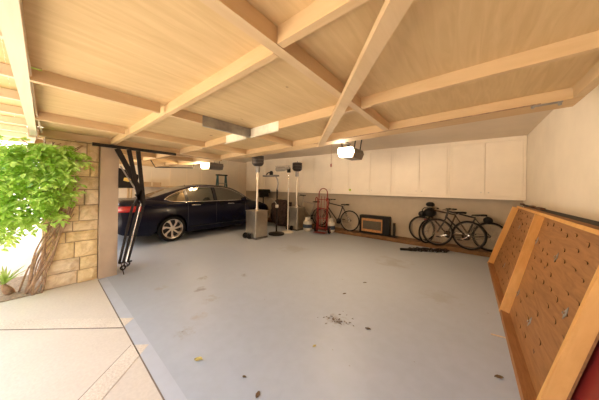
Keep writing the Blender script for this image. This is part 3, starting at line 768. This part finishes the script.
    if fender:
        for par, cc in ((t, V(0, 0, R)), (st_, fa - piv)):
            fd = MB(); fd.grid([[(cc.x + (R + .02) * math.cos(a), y, cc.z + (R + .02) * math.sin(a)) for a in [lerp(.15, PI - .2, k / 14) for k in range(15)]] for y in (-.025, 0, .025)])
            o = fd.build('mudguard', mat, par, smooth='all'); s = o.modifiers.new('s', 'SOLIDIFY'); s.thickness = .003
    if rack:
        rk = MB(); rk.bar((-.22, 0, .72), (.18, 0, .72), .10, .01)
        for s in (-1, 1): rk.tube([(-.12, s * .05, .72), (0, s * .06, R)], .005)
        rk.build('rack', 'black_metal', t)
    return t
# all face left (-x)
bike((-.01, 6.36, .10), PI - math.radians(13), math.radians(3), 'bike_tan', 'bronze bicycle with helmet and bags on the handlebar, nearest the back wall', bag=True, crank_mat='white_paint', bar='drop', seat_h=.84, bar_h=.90)
bike((.38, 6.52, .10), PI + math.radians(10), math.radians(3), 'bike_grey', 'dark bicycle with a saddle bag, rear wheel half hidden behind the leaning panel', steer=math.radians(4), pack=True, fender=True, seat_h=.80, bar_h=.92, wb=1.02)
bike((-3.03, 6.46, .10), PI, math.radians(4), 'bike_grey', 'dark-framed bicycle right of the hand truck with a pale rear wheel', rimm='bike_silver', seat_h=.84, bar_h=1.0)
bike((-4.27, 6.60, .10), PI, math.radians(4), 'bike_silver', 'silver bicycle behind the left gas bottle, dark handlebar raised', seat_h=.86, bar_h=1.08)
# loose wheel standing turned
t = thing('spare_wheel', 'narrow-looking turned bicycle wheel standing in front of the bronze bicycle', 'wheel', (-.86, 6.30 + .14, .10), (0, 0, math.radians(62)))
MB().torus((0, 0, .30), .285, .020, 'Y', 34, 8).build('tire', 'rubber', t, smooth='all')
MB().torus((0, 0, .30), .255, .010, 'Y', 34, 6).build('rim', 'bike_silver', t, smooth='all')
s = MB()
for k in range(20):
    a = 2 * PI * k / 20; s.tube([(0, .02 * (-1) ** k, .30), (.25 * math.cos(a), 0, .30 + .25 * math.sin(a))], .0015, 3, cap=False)
s.build('spokes', 'chrome', t); MB().lathe([(.02, -.04), (.02, .04)], (0, 0, .30), 'Y', 10).build('hub', 'chrome', t)

# ------------------------------------------------------------------ black speaker box with wood trim
t = thing('speaker_box', 'black box with an amber wood framed grille standing on the curb', 'speaker', (-2.28, 6.60, .10), (0, 0, 0))
MB().box((-.44, -.08, 0), (.46, .12, .56)).build('cabinet', 'black', t, bevel=.01)
fr = MB(); fr.box((-.36, -.10, .40), (.27, -.08, .47)); fr.box((-.36, -.10, .07), (.27, -.08, .14)); fr.box((-.36, -.10, .14), (-.32, -.08, .40)); fr.box((.24, -.10, .14), (.27, -.08, .40))
fr.build('wood_frame', 'box_wood', t, bevel=.003)
MB().box((-.32, -.092, .14), (.24, -.08, .40)).build('grille', 'grille', t)
t = thing('metal_stub', 'short black upright plate on a flat foot, right of the speaker box', 'bracket', (-1.70, 6.58, .10))
MB().box((-.03, -.03, .02), (.03, .03, .40)).build('upright', 'black', t); MB().box((-.11, -.09, 0), (.11, .09, .02)).build('foot', 'black_metal', t)

# ------------------------------------------------------------------ strap on the floor
st = MB(); rr = random.Random(4)
p0, p1 = V(-1.30, 5.62, .03), V(-.36, 6.22, .03)
st.tube([p0, p0.lerp(p1, .3)], .03, 8)
for k in range(26):
    c = p0.lerp(p1, .22 + .75 * k / 25) + V(rr.uniform(-.02, .02), rr.uniform(-.03, .03), rr.uniform(-.005, .02))
    ang = rr.uniform(0, PI)
    st.torus(c, .042, .013, 'Z' if k % 2 else 'Y', 10, 5)
o = st.build('chain_coil', 'black_metal'); tag(o, 'heap of black chain lying on the floor in front of the bicycles', 'chain')

# ------------------------------------------------------------------ leaning framed panel on the right
k_ = .30; ang = math.atan(k_); TH = .086
pn = thing('plywood_panel', 'long brown plywood panel with pale studs leaning on the right wall', 'panel', (.30, 0, 0), (0, ang, 0))
# local: z up along the lean, -x faces the room, y along the wall
HT = 1.23
MB().hexa([(TH, 1.95, 0), (TH + .014, 1.95, 0), (TH + .014, 5.87, 0), (TH, 5.87, 0), (TH, 2.11, HT), (TH + .014, 2.11, HT), (TH + .014, 5.87, HT), (TH, 5.87, HT)]).build('plywood_sheet', 'brown_ply', pn)
sc_ = MB(); rr = random.Random(5)
row = 0; z = .12
while z < HT - .05:
    y = 2.2 + (row % 2) * .11
    while y < 5.8:
        yy, zz = y + rr.uniform(-.03, .03), z + rr.uniform(-.03, .03)
        if rr.random() < .72 and not (3.5 < yy < 4.1 and abs(yy - lerp(3.58, 4.0, zz / 1.2)) < .1):
            L_ = rr.uniform(.06, .12); c = rr.uniform(.008, .022)
            sc_.tube([(TH - .0005, yy + L_, zz + c), (TH - .002, yy + L_ * .3, zz + c * 1.1), (TH - .003, yy, zz), (TH - .001, yy + .010, zz - c * .9)], [.001, .0018, .0038, .001], 5)
        y += .22
    z += .13; row += 1
tag(sc_.build('veneer_tears', 'dark_scar', pn), None, None, None, 'stuff')
for (yt, yb_, nm) in ((5.85, 5.85, 'far'), (4.02, 3.60, 'mid'), (2.12, 1.96, 'near')):
    MB().hexa([(0, yb_ - .02, 0.0), (TH - .001, yb_ - .02, 0.0), (TH - .001, yb_ + .02, .0), (0, yb_ + .02, .0), (0, yt - .02, HT), (TH - .001, yt - .02, HT), (TH - .001, yt + .02, HT), (0, yt + .02, HT)]).build('stud', 'orange_wood', pn)
bpn = MB(); bpn.box((.002, 1.99, .001), (TH, 3.57, .036)); bpn.box((.002, 3.63, .001), (TH, 5.82, .036)); bpn.build('bottom_plate', 'brown_ply', pn)
MB().box((TH - .03, 2.1, HT), (TH + .014, 5.87, HT + .035)).build('top_strip', 'orange_wood', pn)
for (Y_, Z_) in ((5.08, .897), (3.861, .891), (3.079, .876), (3.62, .289), (2.95, .262), (4.9, .27), (2.45, .6)):
    zl = Z_ / math.cos(ang)
    q = bpn = MB().poly([(TH - .004, Y_ - .03, zl), (TH - .004, Y_, zl - .05), (TH - .004, Y_ + .03, zl), (TH - .004, Y_, zl + .05)], (.003, 0, 0)).build('steel_washer', 'galv', pn)
    MB().lathe([(.012, 0), (.012, -.012), (.004, -.016)], (TH - .004, Y_, zl), 'X', 8).build('bolt', 'chrome', q)
# second panel behind
p2 = thing('backing_board', 'dark board standing between the leaning plywood panel and the wall', 'board', (.50, 0, 0), (0, math.radians(13.5), 0))
MB().box((0, 2.4, 0), (.02, 5.7, 1.27)).build('board', 'brown_ply', p2)
MB().box((-.02, 2.4, 1.235), (0.0, 5.7, 1.27)).build('edge_batten', 'black_metal', p2)
for i, (y, l) in enumerate(((5.55, .12), (4.3, .30), (4.75, .14))):
    o = MB(); o.cbox((0, 0, .014), (.05, l, .026)); o = o.build('scrap_block', 'dark_scar', loc=(.744, y, 1.228), bevel=.004)
    tag(o, ['small dark scrap block on the panel top, furthest from the camera', 'longest dark scrap block on top of the leaning panel', 'small dark scrap block in the middle of the three on the panel top'][i], 'scrap')
# dark red sheet leaning behind the near end
rd = thing('metal_sheet', 'dark red scuffed sheet leaning behind the near end of the plywood panel', 'sheet', (.425, 0, 0), (0, math.atan(.30), 0))
MB().box((0, 1.0, 0), (.012, 2.3, .98)).build('sheet', 'dark_red', rd, bevel=.003)
MB().box((-.012, 1.0, .95), (.0, 2.3, .98)).build('top_lip', 'dark_red', rd)
MB().box((-.010, 1.0, .0), (.0, 2.3, .03)).build('bottom_lip', 'dark_red', rd)
for y, z in ((1.62, .62), (1.5, .3), (1.75, .4)): MB().cbox((-.0015, y, z), (.003, .03, .012), Matrix.Rotation(.5, 3, 'X')).build('painted_highlight', 'white_paint', rd)  # white flecks standing in for highlights on the red sheet

# ------------------------------------------------------------------ floor litter
def leaf(x, y, m, s, label, rz):
    g = MB(); g.grid([[(x_ * s, (w_ * k) * s, (.10 * abs(k) + .06 * math.sin(x_ * 3)) * s + .002) for k in (-1, 0, 1)] for x_, w_ in ((-.5, .02), (-.3, .22), (0, .33), (.3, .2), (.5, .02))])
    o = g.build('dry_leaf', m, loc=(x, y, .001), rot=(0, 0, rz)); tag(o, label, 'leaf', 'dry leaves scattered on the floor'); return o
leaf(-1.76, .91, 'yellow_leaf', .075, 'yellowed leaf on the blue-grey floor near the pale painted border', .5)
leaf(-1.10, 1.66, 'yellow_leaf', .04, 'small green-yellow leaf alone in the middle of the floor', 1.2)
leaf(-1.33, 1.05, 'dry_leaf', .035, 'tiny dark dry leaf near the bottom of the picture, left of another', .2)
leaf(-1.14, 1.02, 'dry_leaf', .05, 'dark dry leaf at the bottom edge of the picture', 2.)
leaf(-.81, 2.22, 'dry_leaf', .06, 'dark dry leaf just right of the litter cluster', .1)
leaf(-1.34, 2.75, 'dry_leaf', .05, 'dark dry leaf behind the litter cluster', .8)
leaf(-1.26, 3.28, 'dry_leaf', .05, 'dark dry leaf furthest back on the open floor', .4)
leaf(.20, 2.31, 'dry_leaf', .06, 'dark brown scrap at the foot of the leaning panel', .4)
rr = random.Random(9); cl_ = MB()
for i in range(34):
    x, y = rr.gauss(-1.12, .10), rr.gauss(2.15, .06); a = rr.uniform(0, PI); s = rr.uniform(.008, .02)
    m3 = Matrix.Rotation(a, 3, 'Z'); P = lambda u, v, w: (V(x, y, .002) + m3 @ V(u * s, v * s, w * s)).to_tuple()
    cl_.poly([P(-1, 0, .1), P(0, -.45, .35), P(1, 0, .05), P(0, .45, .35)])
tag(cl_.build('leaf_litter', 'dry_leaf'), 'cluster of small dark leaf crumbs on the middle of the floor', 'leaf litter', None, 'stuff')
sp = MB(); sp.bar((0, 0, .006), (.11, .02, .006), .015, .006); tag(sp.build('wood_splinter', 'splinter', loc=(.19, 2.95, 0)), 'pale wood splinter on the floor at the foot of the panel', 'splinter')

# ------------------------------------------------------------------ climbing vine on the pillar
vine = thing('climbing_vine', 'bright green leafy vine with twisted bare stems climbing the stone pillar', 'vine', (-4.55, .0, 0))
rr = random.Random(21)
for k in range(11):
    b0 = V(rr.uniform(-.10, .03), rr.uniform(-.03, .12), .0); e = V(rr.uniform(.09, .16), rr.uniform(.30, .48), 1.0 + rr.uniform(0, .25))
    ph = rr.uniform(0, 6); tw = rr.uniform(.02, .05); pts = []; rs = []
    for i in range(22):
        t_ = i / 21; p = b0.lerp(e, t_ ** .9); p.z = lerp(0, e.z, t_)
        p += V(tw * .5 * math.cos(ph + t_ * 7), tw * math.sin(ph + t_ * 6) - .04 * math.sin(t_ * PI), 0); p.x = max(p.x, .125 if p.y > .05 else -.2)
        pts.append(p); rs.append(lerp(.015, .008, t_) * rr.uniform(.85, 1.15) * (1.2 if k < 3 else .75))
    MB().tube(pts, rs, 8).build('stem', 'trunk_bark', vine, smooth='all')
for k in range(8):
    y0 = rr.uniform(.0, .5); pts = [(.13 + rr.uniform(0, .08), y0 * .6 + .1 + (i * .04) * rr.uniform(-1, 1), 1.0 + i * .2) for i in range(6)]
    MB().tube(pts, [.012 - .0012 * i for i in range(6)], 6).build('stem', 'trunk_bark', vine, smooth='all')
fg = MB()
def leaflet(c, d, nrm, L_, W_):
    d = d.normalized(); sd = d.cross(nrm).normalized(); n_ = sd.cross(d)
    pts = [c, c + d * L_ * .35 + sd * W_ + n_ * .1 * W_, c + d * L_ * .7 + sd * W_ * .7 - n_ * .15 * L_, c + d * L_ - n_ * .3 * L_, c + d * L_ * .7 - sd * W_ * .7 - n_ * .15 * L_, c + d * L_ * .35 - sd * W_ + n_ * .1 * W_]
    m_ = c + d * L_ * .5 - n_ * .12 * L_
    v = [fg.bm.verts.new(p) for p in pts] ; mv = fg.bm.verts.new(m_)
    for i in range(6): fg._f([v[i], v[(i + 1) % 6], mv])
def inside(y, z):
    if y > .46 - .10 * math.sin(z * 9): return False
    top = 1.98; lo = 1.02 if y > .10 else lerp(.70, 1.02, max(0, min(1, (y + .25) / .35)))
    if y > .28: lo = 1.12 + (y - .28) * 1.6
    return lo < z < top and y < .58
cnt = 0
while cnt < 680:
    y = rr.uniform(-.75, .64); z = rr.uniform(.6, 2.1)
    if not inside(y, z): continue
    edge = max(0, (y - .3) / .35)
    x = rr.uniform(.13, lerp(.38, .2, edge)) if y > -.1 else rr.uniform(-.5, .42)
    if rr.random() < edge * .7: continue
    cnt += 1
    c = V(x, y, z); out = V(rr.uniform(.3, 1), rr.uniform(-.8, .5), rr.uniform(-.7, .1)).normalized(); nm = V(rr.uniform(-.2, .6), rr.uniform(-.6, .2), 1).normalized()
    L_ = rr.uniform(.10, .19)
    fg.mi = 0
    sd = out.cross(nm).normalized()
    for i in range(4):
        q = c + out * L_ * (i + .6) / 4 - V(0, 0, .03 * i * i / 9)
        for s in (-1, 1): leaflet(q, out * .45 + sd * s, nm, rr.uniform(.065, .10), .021)
    leaflet(c + out * L_ * 1.05, out, nm, .10, .022)
fg.build('foliage', ['leaf'], vine)

# spiky plant
sp = thing('spiky_plant', 'small spiky palm-like plant with a stubby brown trunk at the left edge', 'plant', (-4.66, -.105, .012))
MB().lathe([(.04, 0), (.048, .04), (.036, .10), (.02, .15)], n=12).build('stub_trunk', 'trunk_bark', sp, smooth='all', rot=(math.radians(25), 0, 0))
for i in range(18):
    a = i * 2.4; el = rr.uniform(.5, 1.35); L_ = rr.uniform(.22, .34)
    d = V(math.cos(a) * math.cos(el), math.sin(a) * math.cos(el), math.sin(el)); s_ = V(-math.sin(a), math.cos(a), 0); o0 = V(0, -.05, .13)
    MB().grid([[o0 + d * L_ * t_ + s_ * (w_ * k) + V(0, 0, -.10 * t_ * t_ * math.cos(el)) + V(0, 0, .006 * abs(k)) for k in (-1, 0, 1)] for t_, w_ in ((0, .008), (.3, .014), (.65, .010), (1, .001))]).build('leaf_blade', 'spike_leaf', sp, smooth='all')

# ------------------------------------------------------------------ beyond the left bay: pale wall, shrubs
gw = MB().box((-26, -10, 0), (-25.6, 3.5, 1.5)); o = gw.build('garden_wall', 'asph'); tag(o, 'pale garden wall in the bright light beyond the vine', 'wall')
struct(MB().box((-26, -10.3, 0), (7, -10, 5.2)).build('wall_sky_blocker', 'blocker_brown'))  # unseen, added to stop low sky light reaching deep inside
def bush(x, y, r, h, label):
    t = thing('shrub', label, 'shrub', (x, y, 0), group='shrubs beyond the driveway')
    MB().tube([(0, 0, 0), (0, .05, h * .5)], .07).build('trunk', 'trunk_bark', t)
    q = random.Random(int(x * 7 + y * 13)); f = MB()
    for i in range(700):
        a, e, rad = q.uniform(0, 6.28), math.acos(q.uniform(-1, 1)), q.uniform(.55, 1) ** .5
        c = V(math.cos(a) * math.sin(e) * r * rad, math.sin(a) * math.sin(e) * r * rad, h * .6 + math.cos(e) * h * .4 * rad); s = q.uniform(.12, .22)
        u = V(q.uniform(-1, 1), q.uniform(-1, 1), q.uniform(-1, 1)).normalized(); w = u.orthogonal().normalized()
        f.poly([c - u * s, c + w * s * .5, c + u * s, c - w * s * .5])
    f.build('foliage', 'leaf_dark', t)
bush(-17.5, -1.05, .9, 3.2, 'dark green shrub beyond the vine, at the far left edge')
bush(-20, .2, 1.1, 3.6, 'tall shrub behind the vine, further along the driveway')

# ------------------------------------------------------------------ light
w = bpy.data.worlds.new('sky'); scn.world = w; w.use_nodes = True
n = w.node_tree; bg = n.nodes['Background']
sky = n.nodes.new('ShaderNodeTexSky'); sky.sky_type = 'NISHITA'; sky.sun_disc = False
sky.sun_elevation = math.radians(55); sky.sun_rotation = math.radians(-60); sky.air_density = 1.; sky.dust_density = 3.
mx = n.nodes.new('ShaderNodeMix'); mx.data_type = 'RGBA'; mx.inputs[0].default_value = .55
n.links.new(sky.outputs[0], mx.inputs[6]); mx.inputs[7].default_value = (9, 9.2, 9.5, 1)
n.links.new(mx.outputs[2], bg.inputs['Color']); bg.inputs['Strength'].default_value = .85
def light(name, kind, loc, energy, color, **k):
    l = bpy.data.lights.new(name, kind); l.energy = energy; l.color = color
    for a, v in k.items(): setattr(l, a, v)
    o = bpy.data.objects.new(name, l); COL.objects.link(o); o.location = loc; return o
sun = light('sun', 'SUN', (0, 0, 10), 38., (1., .94, .84), angle=math.radians(.6))
d = Vector((-.75, -.14, -1.05)); sun.rotation_euler = d.to_track_quat('-Z', 'Y').to_euler()
light('opener_bulb', 'POINT', (-1.9, 3.62, 2.02), 90, (1., .74, .47), shadow_soft_size=.06)
light('opener_bulb_far', 'POINT', (-6.2, 3.10, 1.93), 55, (1., .7, .4), shadow_soft_size=.06)

# ------------------------------------------------------------------ camera
F = 216.; roll = .0195; yaw = math.atan2(170.5, 216)
cam = bpy.data.cameras.new('camera'); cam.sensor_fit = 'HORIZONTAL'; cam.sensor_width = 36; cam.lens = 36 * F / 599
cam.shift_y = -(200 - 188.3) / 599; cam.clip_start = .02
co = bpy.data.objects.new('camera', cam); COL.objects.link(co); co.location = (0, 0, 1.45)
R_ = Matrix.Rotation(yaw, 4, 'Z') @ Matrix.Rotation(PI / 2, 4, 'X') @ Matrix.Rotation(roll, 4, 'Z')
co.rotation_euler = R_.to_euler(); scn.camera = co
scn.view_settings.view_transform = 'Standard'; scn.view_settings.look = 'None'
scn.view_settings.exposure = -.22; scn.view_settings.gamma = 1; scn.view_settings.use_curve_mapping = False
scn.cycles.use_denoising = True; scn.cycles.max_bounces = 12; scn.cycles.diffuse_bounces = 8
